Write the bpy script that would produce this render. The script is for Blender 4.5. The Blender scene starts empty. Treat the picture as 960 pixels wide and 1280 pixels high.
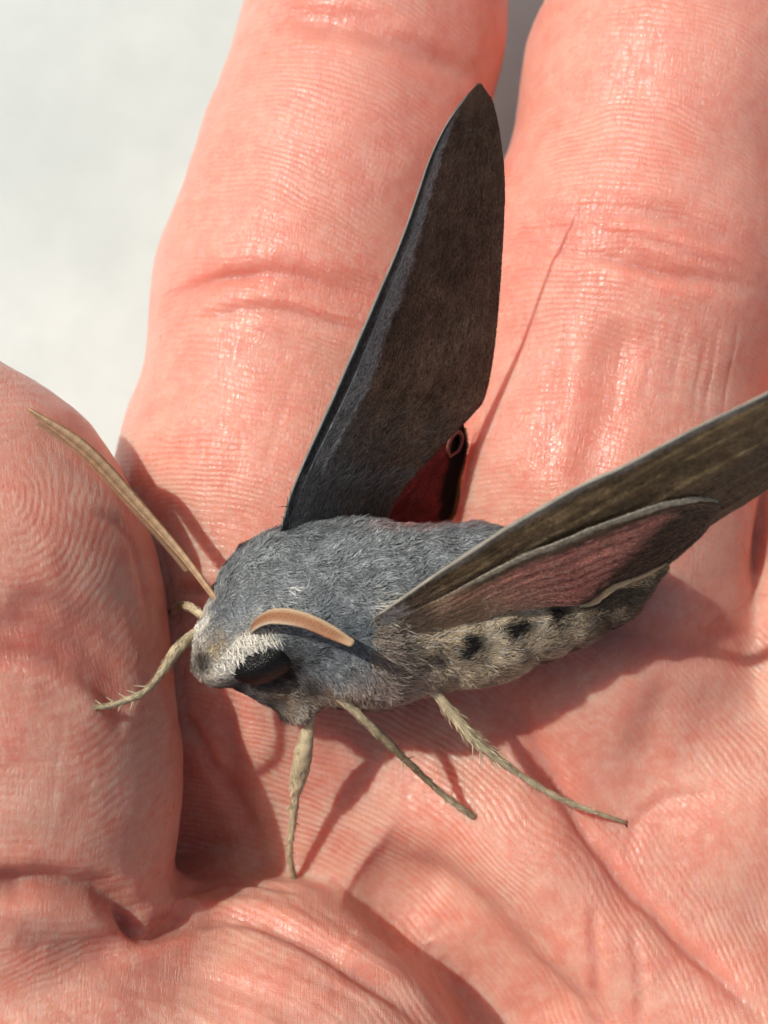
import bpy, math, random
import numpy as np
from mathutils import Vector, Matrix

random.seed(7)
rng = np.random.default_rng(7)
scene = bpy.context.scene
col = scene.collection

# ------------------------------------------------------------------ camera
MM = 0.001
PITCH = math.radians(80)          # how far the phone looks down
DIST = 120.0                      # mm from lens to the moth
PXMM = 18.0                       # photo pixels per mm at that distance
HUP = 34.0                        # height of the palm over the table, mm
AX_R = np.array([1.0, 0, 0])
AX_U = np.array([0, math.sin(PITCH), math.cos(PITCH)])
AX_T = np.array([0, -math.cos(PITCH), math.sin(PITCH)])      # towards the lens
ROT = np.stack([AX_R, AX_U, AX_T], axis=1)
ORIG = np.array([0, 0, HUP])


def to_world(p):                  # (u, v, e) in mm -> metres, world
    p = np.asarray(p, float)
    return (p @ ROT.T + ORIG) * MM


def M(px, py, e):                 # photo measure + height over the palm -> (u, v, e) mm
    k = (DIST - e) / DIST / PXMM
    return np.array([(px - 480) * k, (640 - py) * k, e], float)


cam_d = bpy.data.cameras.new('camera')
cam = bpy.data.objects.new('camera', cam_d)
col.objects.link(cam)
cam.matrix_world = Matrix.Translation(Vector(to_world([0, 0, DIST]))) @ Matrix(ROT.tolist()).to_4x4()
cam_d.sensor_fit = 'VERTICAL'
cam_d.sensor_height = 24
cam_d.lens = 24 / 2 / ((640 / PXMM) / DIST)
cam_d.clip_start = 0.005
cam_d.clip_end = 50
cam_d.dof.use_dof = True
cam_d.dof.focus_distance = (DIST - 7) * MM
cam_d.dof.aperture_fstop = cam_d.lens / 1.6      # 1.6 mm pupil
scene.camera = cam

# ------------------------------------------------------------------ light
SUN = np.array([-0.50, 0.36, 0.79])
SUN /= np.linalg.norm(SUN)
sun_w = ROT @ SUN
world = bpy.data.worlds.new('World')
scene.world = world
world.use_nodes = True
wn = world.node_tree
bg = wn.nodes['Background']
sky = wn.nodes.new('ShaderNodeTexSky')
sky.sky_type = 'NISHITA'
sky.sun_disc = False
sky.sun_elevation = math.asin(sun_w[2])
sky.sun_rotation = math.atan2(sun_w[0], sun_w[1])
wn.links.new(sky.outputs[0], bg.inputs[0])
bg.inputs[1].default_value = 0.075
sky.dust_density = 6.0
sky.ozone_density = 0.3
sd = bpy.data.lights.new('sun', 'SUN')
sd.energy = 3.75
sd.angle = math.radians(0.9)
sd.color = (1.0, 0.95, 0.87)
sun = bpy.data.objects.new('sun', sd)
col.objects.link(sun)
sun.rotation_euler = Vector(sun_w).to_track_quat('Z', 'Y').to_euler()
sun.location = (-.3, 0, .5)
vs = scene.view_settings
vs.view_transform = 'Standard'
vs.look = 'None'
vs.gamma = 1
vs.use_curve_mapping = False
vs.exposure = -0.06
scene.cycles.use_denoising = True
scene.cycles.max_bounces = 6
scene.cycles.use_adaptive_sampling = True
scene.cycles.adaptive_threshold = 0.025
scene.cycles.caustics_reflective = False
scene.cycles.caustics_refractive = False


# ------------------------------------------------------------------ helpers
def mesh_obj(name, verts, faces, mat, parent=None, smooth=True, world_space=False):
    me = bpy.data.meshes.new(name)
    v = np.asarray(verts, float)
    if not world_space:
        v = to_world(v)
    if isinstance(faces, np.ndarray):
        n, k = faces.shape
        me.vertices.add(len(v))
        me.vertices.foreach_set('co', v.astype(np.float32).ravel())
        me.loops.add(n * k)
        me.loops.foreach_set('vertex_index', faces.astype(np.int32).ravel())
        me.polygons.add(n)
        me.polygons.foreach_set('loop_start', np.arange(0, n * k, k, dtype=np.int32))
        me.update(calc_edges=True)
    else:
        me.from_pydata([tuple(x) for x in v], [], [tuple(f) for f in faces])
    me.polygons.foreach_set('use_smooth', np.full(len(me.polygons), smooth, dtype=bool))
    me.validate()
    me.update()
    o = bpy.data.objects.new(name, me)
    col.objects.link(o)
    if mat:
        me.materials.append(mat)
    if parent is not None:
        o.parent = parent
        o.matrix_parent_inverse = parent.matrix_world.inverted()
    return o


def attr_f(o, name, a):
    at = o.data.attributes.new(name, 'FLOAT', 'POINT')
    at.data.foreach_set('value', np.asarray(a, np.float32).ravel())


def attr_c(o, name, a):
    a = np.asarray(a, np.float32)
    if a.shape[1] == 3:
        a = np.concatenate([a, np.ones((len(a), 1), np.float32)], 1)
    at = o.data.color_attributes.new(name, 'FLOAT_COLOR', 'POINT')
    at.data.foreach_set('color', a.ravel())


def attr_v(o, name, a):
    at = o.data.attributes.new(name, 'FLOAT_VECTOR', 'POINT')
    at.data.foreach_set('vector', np.asarray(a, np.float32).ravel())


def sstep(a, b, x):
    t = np.clip((x - a) / (b - a), 0, 1)
    return t * t * (3 - 2 * t)


_nt = np.random.default_rng(3).random((32, 32, 32)).astype(np.float32)


def vnoise(p, f):                 # value noise, -1..1, p (n,3)
    q = np.asarray(p, np.float64) * f + 100.0
    i = np.floor(q).astype(int)
    t = q - i
    t = t * t * (3 - 2 * t)
    r = 0
    for dx in (0, 1):
        for dy in (0, 1):
            for dz in (0, 1):
                w = (t[:, 0] if dx else 1 - t[:, 0]) * (t[:, 1] if dy else 1 - t[:, 1]) * (t[:, 2] if dz else 1 - t[:, 2])
                r = r + w * _nt[(i[:, 0] + dx) & 31, (i[:, 1] + dy) & 31, (i[:, 2] + dz) & 31]
    return r * 2 - 1


def spline(pts, n):               # Catmull-Rom through pts -> n samples
    P = np.asarray(pts, float)
    P = np.concatenate([[2 * P[0] - P[1]], P, [2 * P[-1] - P[-2]]])
    m = len(P) - 3
    t = np.linspace(0, m - 1e-9, n)
    i = np.floor(t).astype(int)
    f = (t - i)[:, None]
    a, b, c, d = P[i], P[i + 1], P[i + 2], P[i + 3]
    return 0.5 * (2 * b + (c - a) * f + (2 * a - 5 * b + 4 * c - d) * f ** 2 + (3 * b - a - 3 * c + d) * f ** 3)


def arc_spline(pts, n):           # the same, evenly spaced
    q = spline(pts, n * 8)
    L = np.concatenate([[0], np.cumsum(np.linalg.norm(np.diff(q, axis=0), axis=1))])
    s = np.linspace(0, L[-1], n)
    return np.stack([np.interp(s, L, q[:, k]) for k in range(q.shape[1])], 1)


class Field:                      # a distance field on a grid (u, v, e)
    def __init__(self, lo, hi, h):
        self.lo = np.array(lo, float)
        self.h = h
        self.n = np.ceil((np.array(hi) - self.lo) / h).astype(int) + 1
        self.d = np.full(self.n, 30.0, np.float32)
        self.ax = [(self.lo[k] + h * np.arange(self.n[k])).astype(np.float32) for k in range(3)]

    def box(self, lo, hi):
        s = []
        for k in range(3):
            a = int(np.clip(math.floor((lo[k] - self.lo[k]) / self.h), 0, self.n[k]))
            b = int(np.clip(math.ceil((hi[k] - self.lo[k]) / self.h) + 1, 0, self.n[k]))
            s.append(slice(a, b))
        return tuple(s)

    def pts(self, s):
        return np.meshgrid(self.ax[0][s[0]], self.ax[1][s[1]], self.ax[2][s[2]], indexing='ij', sparse=True)

    def sample(self, p):
        q = (np.asarray(p) - self.lo) / self.h
        q = np.clip(q, 0, self.n - 1.001)
        i = q.astype(int)
        t = q - i
        r = 0
        for dx in (0, 1):
            for dy in (0, 1):
                for dz in (0, 1):
                    w = (t[:, 0] if dx else 1 - t[:, 0]) * (t[:, 1] if dy else 1 - t[:, 1]) * (t[:, 2] if dz else 1 - t[:, 2])
                    r = r + w * self.d[i[:, 0] + dx, i[:, 1] + dy, i[:, 2] + dz]
        return r


def smin(a, b, k):
    h = np.maximum(k - np.abs(a - b), 0) / k
    return np.minimum(a, b) - h * h * k * 0.25


def cone(X, Y, Z, a, b, ra, rb, sq=1.0):
    ab = b - a
    L2 = float(ab @ ab) + 1e-9
    t = np.clip(((X - a[0]) * ab[0] + (Y - a[1]) * ab[1] + (Z - a[2]) * ab[2]) / L2, 0, 1)
    d = np.sqrt((X - a[0] - t * ab[0]) ** 2 + (Y - a[1] - t * ab[1]) ** 2 + ((Z - a[2] - t * ab[2]) / sq) ** 2)
    return d - (ra + (rb - ra) * t)


def chain(F, target, pts, k_in, pad=9.0, sq=1.0):
    """smooth union of a chain of cones into the array target"""
    for (a, ra), (b, rb) in zip(pts[:-1], pts[1:]):
        R = max(ra, rb) * max(1, sq) + pad
        s = F.box(np.minimum(a, b) - R, np.maximum(a, b) + R)
        X, Y, Z = F.pts(s)
        target[s] = smin(target[s], cone(X, Y, Z, a, b, ra, rb, sq).astype(np.float32), k_in)


def ellipsoid(F, target, c, r, k, axes=None, pad=6.0):
    r = np.asarray(r, float)
    R = r.max() + pad
    s = F.box(c - R, c + R)
    X, Y, Z = F.pts(s)
    X, Y, Z = X - c[0], Y - c[1], Z - c[2]
    if axes is not None:
        A = np.asarray(axes, float)
        X, Y, Z = [A[i, 0] * X + A[i, 1] * Y + A[i, 2] * Z for i in range(3)]
    k0 = np.sqrt((X / r[0]) ** 2 + (Y / r[1]) ** 2 + (Z / r[2]) ** 2)
    k1 = np.sqrt((X / r[0] ** 2) ** 2 + (Y / r[1] ** 2) ** 2 + (Z / r[2] ** 2) ** 2) + 1e-6
    target[s] = smin(target[s], (k0 * (k0 - 1) / k1).astype(np.float32), k)


def surface_net(F):
    d = F.d
    n = np.array(d.shape)
    neg = d < 0
    c = np.zeros(n - 1, np.int8)
    for dx in (0, 1):
        for dy in (0, 1):
            for dz in (0, 1):
                c += neg[dx:n[0] - 1 + dx, dy:n[1] - 1 + dy, dz:n[2] - 1 + dz]
    act = (c > 0) & (c < 8)
    idx = -np.ones(n - 1, np.int64)
    I = np.argwhere(act)
    idx[act] = np.arange(len(I))
    acc = np.zeros((len(I), 3))
    cnt = np.zeros(len(I))
    cor = [(a, b, e) for a in (0, 1) for b in (0, 1) for e in (0, 1)]
    val = {q: d[I[:, 0] + q[0], I[:, 1] + q[1], I[:, 2] + q[2]].astype(float) for q in cor}
    for q in cor:
        for k in range(3):
            if q[k] == 0:
                q2 = list(q)
                q2[k] = 1
                a, b = val[q], val[tuple(q2)]
                m = (a < 0) != (b < 0)
                t = np.where(m, a / np.where(m, a - b, 1), 0)
                p = np.tile(np.array(q, float), (len(I), 1))
                p[:, k] += t
                acc[m] += p[m]
                cnt[m] += 1
    V = F.lo + F.h * (I + acc / cnt[:, None])
    faces = []
    for k in range(3):
        k1, k2 = (k + 1) % 3, (k + 2) % 3
        sl0 = [slice(1, n[j] - 1) for j in range(3)]
        sl1 = list(sl0)
        sl0[k] = slice(0, n[k] - 1)
        sl1[k] = slice(1, n[k])
        a, b = neg[tuple(sl0)], neg[tuple(sl1)]
        E = np.argwhere(a != b)
        inside = a[tuple(E.T)]
        off = np.ones(3, int)
        off[k] = 0
        E = E + off

        def at(o1, o2):
            q = E.copy()
            q[:, k1] += o1
            q[:, k2] += o2
            return idx[q[:, 0], q[:, 1], q[:, 2]]
        f = np.stack([at(-1, -1), at(0, -1), at(0, 0), at(-1, 0)], 1)
        f = np.where(inside[:, None], f, f[:, ::-1])
        faces.append(f)
    return V, np.concatenate(faces)


def subdivide(V, Fq):             # quads -> 4 quads, lightly smoothed
    E = np.concatenate([Fq[:, [i, (i + 1) % 4]] for i in range(4)])
    Es = np.sort(E, axis=1)
    key = Es[:, 0].astype(np.int64) * len(V) + Es[:, 1]
    uq, inv = np.unique(key, return_inverse=True)
    e0, e1 = uq // len(V), uq % len(V)
    fc = V[Fq].mean(1)
    esum = np.zeros((len(uq), 3))
    ecnt = np.zeros(len(uq))
    fi = np.tile(np.arange(len(Fq)), 4)
    for k in range(3):
        esum[:, k] = np.bincount(inv, fc[fi, k], len(uq))
    ecnt = np.bincount(inv, minlength=len(uq))
    ep = (V[e0] + V[e1] + esum) / (2 + ecnt)[:, None]
    # Catmull-Clark vertex rule
    nV = len(V)
    val = np.bincount(Fq.ravel(), minlength=nV).astype(float)
    val[val == 0] = 1
    Q = np.stack([np.bincount(Fq.ravel(), np.repeat(fc[:, k], 4), nV) for k in range(3)], 1) / val[:, None]
    mid = (V[e0] + V[e1]) / 2
    ev = np.bincount(np.concatenate([e0, e1]), minlength=nV).astype(float)
    ev[ev == 0] = 1
    Rm = np.stack([np.bincount(np.concatenate([e0, e1]), np.concatenate([mid[:, k]] * 2), nV) for k in range(3)], 1) / ev[:, None]
    n_ = val[:, None]
    Vn = (Q + 2 * Rm + (n_ - 3) * V) / n_
    ei = inv.reshape(4, -1).T + nV
    fi = np.arange(len(Fq)) + nV + len(uq)
    out = np.concatenate([np.stack([Fq[:, i], ei[:, i], fi, ei[:, (i - 1) % 4]], 1) for i in range(4)])
    return np.concatenate([Vn, ep, fc]), out


def normals(V, Fq):
    a = V[Fq[:, 2]] - V[Fq[:, 0]]
    b = V[Fq[:, 3]] - V[Fq[:, 1]]
    nf = np.cross(a, b)
    N = np.stack([np.bincount(Fq.ravel(), np.repeat(nf[:, k], 4), len(V)) for k in range(3)], 1)
    return N / (np.linalg.norm(N, axis=1, keepdims=True) + 1e-12)


def dist_poly(P, poly, rmax):     # distance of points P to a polyline, capped
    d = np.full(len(P), rmax, float)
    tt = np.zeros(len(P))
    lo, hi = poly.min(0) - rmax, poly.max(0) + rmax
    m = np.where(((P > lo) & (P < hi)).all(1))[0]
    Q = P[m]
    best = np.full(len(m), rmax, float)
    bt = np.zeros(len(m))
    for i in range(len(poly) - 1):
        a, b = poly[i], poly[i + 1]
        ab = b - a
        t = np.clip(((Q - a) @ ab) / (ab @ ab + 1e-9), 0, 1)
        dd = np.linalg.norm(Q - a - t[:, None] * ab, axis=1)
        w = dd < best
        best[w] = dd[w]
        bt[w] = (i + t[w]) / (len(poly) - 1)
    d[m] = best
    tt[m] = bt
    return d, tt


# ------------------------------------------------------------------ node helpers
def new_mat(name):
    m = bpy.data.materials.new(name)
    m.use_nodes = True
    nt = m.node_tree
    return m, nt, nt.nodes['Principled BSDF']


def nd(nt, kind, **kw):
    n = nt.nodes.new('ShaderNode' + kind)
    for k, v in kw.items():
        if k.startswith('i_'):
            key = k[2:]
            n.inputs[int(key) if key.isdigit() else key.replace('_', ' ')].default_value = v
        else:
            setattr(n, k, v)
    return n


def math_n(nt, op, a, b=None, c=None):
    n = nt.nodes.new('ShaderNodeMath')
    n.operation = op
    for i, x in enumerate((a, b, c)):
        if x is None:
            continue
        if isinstance(x, (int, float)):
            n.inputs[i].default_value = x
        else:
            nt.links.new(x, n.inputs[i])
    return n.outputs[0]


def mixc(nt, fac, a, b, mode='MIX'):
    n = nt.nodes.new('ShaderNodeMix')
    n.data_type = 'RGBA'
    n.blend_type = mode
    for sock, x in ((n.inputs[0], fac), (n.inputs[6], a), (n.inputs[7], b)):
        if isinstance(x, (int, float)):
            sock.default_value = x
        elif isinstance(x, tuple):
            sock.default_value = x if len(x) == 4 else x + (1,)
        else:
            nt.links.new(x, sock)
    return n.outputs[2]


def obj_coord(nt, scale):         # object coordinates in mm times scale
    tc = nt.nodes.new('ShaderNodeTexCoord')
    mp = nt.nodes.new('ShaderNodeMapping')
    mp.inputs['Scale'].default_value = [1000 * s for s in (scale if isinstance(scale, tuple) else (scale,) * 3)]
    nt.links.new(tc.outputs['Object'], mp.inputs[0])
    return mp.outputs[0]


def noise_n(nt, vec, detail=3, rough=.55, scale=1.0, dist=0.0):
    n = nt.nodes.new('ShaderNodeTexNoise')
    n.inputs['Scale'].default_value = scale
    n.inputs['Detail'].default_value = detail
    n.inputs['Roughness'].default_value = rough
    n.inputs['Distortion'].default_value = dist
    nt.links.new(vec, n.inputs['Vector'])
    return n.outputs['Fac']


def maprange(nt, v, a, b, c, d):
    n = nt.nodes.new('ShaderNodeMapRange')
    nt.links.new(v, n.inputs[0])
    for i, x in enumerate((a, b, c, d)):
        n.inputs[i + 1].default_value = x
    return n.outputs[0]


def attr_n(nt, name):
    n = nt.nodes.new('ShaderNodeAttribute')
    n.attribute_name = name
    return n


def bump_n(nt, height, strength, dist_mm, normal=None):
    b = nt.nodes.new('ShaderNodeBump')
    b.inputs['Strength'].default_value = strength
    b.inputs['Distance'].default_value = dist_mm * MM
    nt.links.new(height, b.inputs['Height'])
    if normal is not None:
        nt.links.new(normal, b.inputs['Normal'])
    return b.outputs[0]


# ------------------------------------------------------------------ table under the hand
m_table, nt, bs = new_mat('pale_stone')
c = obj_coord(nt, 0.035)
n1 = noise_n(nt, c, 5, .6, 1.0)
n2 = noise_n(nt, c, 4, .6, 6.0)
cc = mixc(nt, maprange(nt, n1, .35, .7, 0, 1), (.48, .54, .53), (.60, .65, .64))
cc = mixc(nt, maprange(nt, n2, .45, .8, 0, .35), cc, (.45, .505, .50))
nt.links.new(cc, bs.inputs['Base Color'])
bs.inputs['Roughness'].default_value = .7
nt.links.new(bump_n(nt, n2, .3, .3), bs.inputs['Normal'])
g = 6000.0
gv = np.array([[-g, -g, 0], [g, -g, 0], [g, g, 0], [-g, g, 0]]) * MM
ground = mesh_obj('ground', gv, [(0, 1, 2, 3)], m_table, smooth=False, world_space=True)
ground['kind'] = 'structure'

# ------------------------------------------------------------------ the hand
H = Field((-62, -70, -36), (66, 66, 24), 0.5)
BIG = 30.0


def P(*rows):
    return [(M(x, y, e), r) for x, y, e, r in rows]


INDEX = P((318, 800, -10, 10.6), (338, 600, -9.6, 10.9), (378, 365, -10.6, 10.6), (425, 200, -12, 10.2),
          (464, 55, -14, 9.5), (500, -110, -16.5, 9.3), (540, -240, -18, 7.5))
MIDDLE = P((730, 810, -10.5, 11.2), (742, 600, -9.6, 11.4), (790, 335, -10.2, 11.3), (838, 110, -12, 10.6),
           (880, -60, -14, 10.0), (905, -240, -17, 9.4), (930, -370, -18.5, 7.3))
RING = P((1085, 860, -12, 10.6), (1112, 600, -12, 10.4), (1185, 360, -12.5, 10.2), (1240, 130, -13, 9.8),
         (1275, -80, -16, 9.0), (1290, -170, -17, 7.2))
PINKY = P((1330, 960, -11, 9.2), (1425, 720, -9, 8.8), (1500, 500, -8, 8.3), (1545, 300, -9, 7.2))
THUMB = P((-150, 560, 1.0, 8.5), (-95, 650, 2.0, 11.4), (-52, 740, 2.6, 12.6), (-30, 835, 2.8, 11.7), (-12, 980, 3, 11.9),
          (-22, 1110, 2.0, 11.6), (-10, 1230, 0, 12.0))

fing = np.full(H.n, BIG, np.float32)
for ch in (INDEX, MIDDLE, RING, PINKY):
    one = np.full(H.n, BIG, np.float32)
    chain(H, one, ch, 3.0)
    fing = smin(fing, one, 0.9)
palm = np.full(H.n, BIG, np.float32)
chain(H, palm, P((330, 830, -13, 10.5), (520, 1300, -17, 11.5), (640, 1900, -17, 13)), 4)
chain(H, palm, P((330, 860, -13, 10), (170, 960, -15, 9.5), (60, 1120, -12, 10)), 4)
chain(H, palm, P((730, 830, -14, 11), (745, 1300, -18, 11.5), (720, 1900, -18, 13)), 7)
chain(H, palm, P((1070, 880, -14, 11), (960, 1350, -16, 12), (820, 1900, -17, 13)), 7)
chain(H, palm, P((1310, 990, -13, 10), (1130, 1400, -13, 12), (930, 1900, -16, 13)), 7)
# cushions of the palm
chain(H, palm, P((420, 930, -9.5, 7.0), (640, 1060, -8.2, 8.2), (960, 1330, -6, 9.5)), 3.2)
ellipsoid(H, palm, M(900, 1010, -9.5), (10.5, 9.5, 9.0), 3.0)
ellipsoid(H, palm, M(1130, 1180, -8), (11, 15, 10), 4.0)
ellipsoid(H, palm, M(560, 850, -10.5), (8, 6, 7), 4.0)
H.d = smin(fing, palm, 4.5)
# ball of the thumb
then = np.full(H.n, BIG, np.float32)
chain(H, then, P((332, 1362, -2.6, 15.0), (140, 1640, -3, 17), (420, 1950, -12, 16)), 5)
chain(H, then, P((-30, 1210, 1.6, 12.0), (60, 1270, 1.0, 12.2), (190, 1420, -1.5, 14)), 3)
H.d = smin(H.d, then, 1.1)
web = np.full(H.n, BIG, np.float32)
chain(H, web, P((120, 1150, -7.5, 4.6), (300, 1130, -7.6, 4.4), (470, 1160, -10, 4)), 2)
H.d = smin(H.d, web, 0.9)
thumb = np.full(H.n, BIG, np.float32)
chain(H, thumb, THUMB, 4.0)
H.d = smin(H.d, thumb, 0.8)
# closed at the wrist
H.d[:, :2, :] = np.maximum(H.d[:, :2, :], .4)
for sl in ((slice(0, 1),), (slice(-1, None),)):
    H.d[sl[0]] = np.maximum(H.d[sl[0]], .4)
H.d[:, :, :1] = np.maximum(H.d[:, :, :1], .4)


def on_skin(pix):                 # photo points -> points on the skin
    q = np.asarray(pix, float)
    e = np.full(len(q), 22.0)
    for _ in range(160):
        k = (DIST - e) / DIST / PXMM
        p = np.stack([(q[:, 0] - 480) * k, (640 - q[:, 1]) * k, e], 1)
        d = H.sample(p)
        e = e - np.clip(d, -.5, 2) * .7
    return p


HV, HF = surface_net(H)
HV, HF = subdivide(HV, HF)
HN = normals(HV, HF)
# plain relaxing of the skin before the folds go in
disp = np.zeros(len(HV))
red = np.zeros(len(HV))

# folds, and two cast-shadow lines painted as red grooves: photo polyline, depth mm, half width mm, redness
CREASES_AND_SHADE = [
    ([(215, 372), (280, 346), (350, 341), (420, 358), (480, 378)], .2, .35, .2),
    ([(640, 290), (720, 282), (800, 296), (870, 318), (945, 342)], .22, .4, .2),
    ([(650, 320), (720, 313), (800, 333), (880, 360)], .15, .35, .1),
    ([(200, 375), (260, 350), (330, 341)], .2, .4, .2),
    # index finger
    ([(330, 20), (435, 36), (520, 62), (600, 104)], .55, .9, .35),
    ([(330, 8), (420, 16), (500, 30)], .25, .6, .2),
    ([(196, 392), (260, 360), (330, 350), (400, 366), (470, 392)], .28, .7, .3),
    ([(200, 352), (270, 338), (350, 332), (430, 350), (500, 366)], .2, .6, .22),
    ([(240, 405), (320, 385), (400, 400), (460, 420)], .25, .5, .2),
    # middle finger
    ([(630, 305), (690, 300), (750, 302), (810, 322), (880, 345), (955, 362)], .3, .7, .28),
    ([(660, 275), (740, 264), (820, 268), (880, 288), (950, 322)], .3, .8, .28),
    ([(690, 318), (760, 325), (830, 342), (900, 352)], .25, .45, .2),
    ([(790, 405), (765, 450), (752, 520), (740, 575), (735, 640)], .45, 1.5, .5),  # far wing's shadow streak, painted as a soft red groove
    ([(700, 430), (692, 520), (680, 600)], .15, .7, .1),
    # finger roots
    ([(700, 770), (780, 790), (850, 815), (905, 800), (960, 830)], .5, 1.3, .55),
    ([(222, 742), (260, 742), (300, 752), (340, 766)], .5, .6, .6),
    ([(222, 768), (250, 768), (290, 778)], .3, .5, .4),
    # lines of the palm, and a painted thumb-shadow edge
    ([(600, 850), (650, 905), (690, 970), (740, 1045), (790, 1110), (860, 1180), (960, 1280)], .6, 1.6, .35),
    ([(630, 885), (650, 905), (690, 970), (740, 1045), (790, 1110), (860, 1180), (960, 1280)], .5, .5, .4),
    ([(222, 885), (245, 915), (270, 960), (300, 1010)], .35, .5, .4),
    ([(285, 860), (292, 930), (300, 1000), (320, 1060)], .5, .8, .5),  # edge of the thumb's shadow, painted red and grooved
    ([(785, 1075), (795, 1030), (830, 1000), (900, 990)], .14, .45, .3),
    ([(735, 1130), (745, 1200), (742, 1270)], .25, .4, .3),
    ([(790, 1150), (800, 1230), (798, 1290)], .22, .4, .2),
    ([(840, 845), (815, 900), (800, 960)], .3, 1.4, .3),
    ([(450, 1085), (540, 1130), (610, 1195), (680, 1270), (740, 1330)], 2.8, 3.6, .1),
    # thumb
    ([(-20, 775), (40, 782), (100, 806), (140, 845), (165, 890)], .6, 1.2, .6),
    ([(-20, 815), (50, 822), (110, 850), (160, 905)], .4, .7, .4),
    ([(10, 745), (70, 752), (130, 780), (170, 825)], .3, .7, .3),
    ([(110, 640), (150, 660), (178, 720), (190, 800)], .2, .5, .1),
    ([(-20, 1104), (60, 1106), (115, 1114), (160, 1136), (186, 1162)], 1.4, .9, .5),
    ([(150, 1150), (186, 1165), (215, 1150), (245, 1128)], .9, .7, .4),
    ([(20, 1170), (90, 1186), (150, 1184), (186, 1172)], .35, .8, .2),
    # ball of the thumb
    ([(195, 1170), (245, 1150), (300, 1142), (355, 1160), (420, 1195), (500, 1250), (540, 1290)], .9, .8, .35),
    ([(215, 1120), (260, 1106), (320, 1104), (380, 1120)], .3, .5, .2),
    ([(60, 1200), (200, 1215), (330, 1250), (430, 1300)], .35, 1.0, .2),
    ([(120, 1230), (240, 1250), (330, 1290)], .2, .6, .1),
]
for pix, dep, w, rd in CREASES_AND_SHADE:
    pl = on_skin(arc_spline(pix, 40))
    jag = vnoise(pl * 1.0, .9)[:, None] * .22
    pl = pl + jag * np.array([.5, .5, 0])
    d, t = dist_poly(HV, pl, w * 4 + 1)
    end = np.clip(np.minimum(t, 1 - t) * 5, 0, 1) ** .7
    g_ = np.exp(-(d / w) ** 2)
    lip = np.exp(-((d - w * 1.9) / (w * .9)) ** 2)
    disp += (-dep * g_ + dep * .12 * lip) * end
    red += rd * np.exp(-(d / (w * 1.7)) ** 2) * end
# thin lengthwise furrows of dry skin
FINE = []
for (x0, y0, x1, y1, n) in ((560, 480, 900, 560, 0),):
    pass
for x in (690, 765, 803, 838, 868, 882, 905):
    FINE.append(([(x + 18, 395 + rng.uniform(-15, 25)), (x + 8, 460), (x, 545 - rng.uniform(0, 40))], .10, .16))
for x in (300, 335, 352, 385, 410):
    FINE.append(([(x + 36, 430 + rng.uniform(-15, 25)), (x + 15, 520), (x - 8, 640 - rng.uniform(0, 60))], .07, .2))
for x in (40, 70, 96, 122, 140, 165):
    FINE.append(([(x + 12, 850 + rng.uniform(0, 60)), (x, 960), (x - 8, 1090 - rng.uniform(0, 60))], .045, .17))
for k in range(16):
    x, y = rng.uniform(230, 900), rng.uniform(900, 1240)
    a = rng.uniform(-.4, .6) + 1.3
    L = rng.uniform(30, 70)
    FINE.append(([(x, y), (x + L * .5 * math.cos(a) + 4, y + L * .5 * math.sin(a)), (x + L * math.cos(a), y + L * math.sin(a))], .07, .18))
for k in range(14):
    x, y = rng.uniform(0, 420), rng.uniform(1190, 1270)
    FINE.append(([(x, y), (x + 60, y + 22), (x + 120, y + 60)], .08, .22))
for pix, dep, w in FINE:
    pl = on_skin(arc_spline(pix, 14))
    if np.linalg.norm(np.diff(pl, axis=0), axis=1).max() > .65:
        continue
    d, t = dist_poly(HV, pl, w * 4)
    disp += -dep * np.exp(-(d / w) ** 2) * np.clip(np.minimum(t, 1 - t) * 5, 0, 1)
# soft unevenness
disp += .22 * vnoise(HV, .16) + .07 * vnoise(HV, .5) + .02 * vnoise(HV, 1.3)
HV = HV + HN * disp[:, None]


# which part of the hand a point belongs to, and its ridge pattern there
def axis_st(chn, V):
    pts = np.array([c[0] for c in chn])
    best = np.full(len(V), 1e9)
    S = np.zeros(len(V))
    T = np.zeros(len(V))
    s0 = 0
    for a, b, ra in zip(pts[:-1], pts[1:], [c[1] for c in chn]):
        ab = b - a
        L = np.linalg.norm(ab)
        tr = ((V - a) @ ab) / L ** 2
        t = np.clip(tr, 0, 1)
        q = V - a - t[:, None] * ab
        dd = np.linalg.norm(q, axis=1) - ra
        side = np.cross(ab / L, [0, 0, 1.0])
        side /= np.linalg.norm(side)
        m = dd < best
        best[m] = dd[m]
        S[m] = s0 + np.clip(tr[m], -2, 3) * L
        T[m] = q[m] @ side
        s0 += L
    return best, S, T


warp = vnoise(HV, .22) * 1.1 + vnoise(HV, .55) * .35
ph = np.zeros(len(HV))
am = np.ones(len(HV))
st = np.zeros((len(HV), 3))
cands = []
for ch, skew, bend in ((INDEX, .12, .016), (MIDDLE, .05, .018), (RING, 0, .015), (PINKY, 0, .015)):
    b, S, T = axis_st(ch, HV)
    cands.append((b, S + skew * T + bend * T * T, S, T))
b, S, T = axis_st(THUMB, HV)
cw = on_skin([(12, 620)])[0]
rr = np.sqrt(((HV[:, 0] - cw[0]) * 1.0) ** 2 + ((HV[:, 1] - cw[1]) * .72 + .15 * (HV[:, 0] - cw[0])) ** 2)
tw = rr
cands.append((b, tw, S, T))
cp = M(200, 1500, 0)
pr = np.linalg.norm(HV[:, :2] - cp[:2], axis=1)
base_b = (HV[:, 1] - M(0, 775, 0)[1]) * .5 + 1.2 * vnoise(HV, .2)
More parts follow.
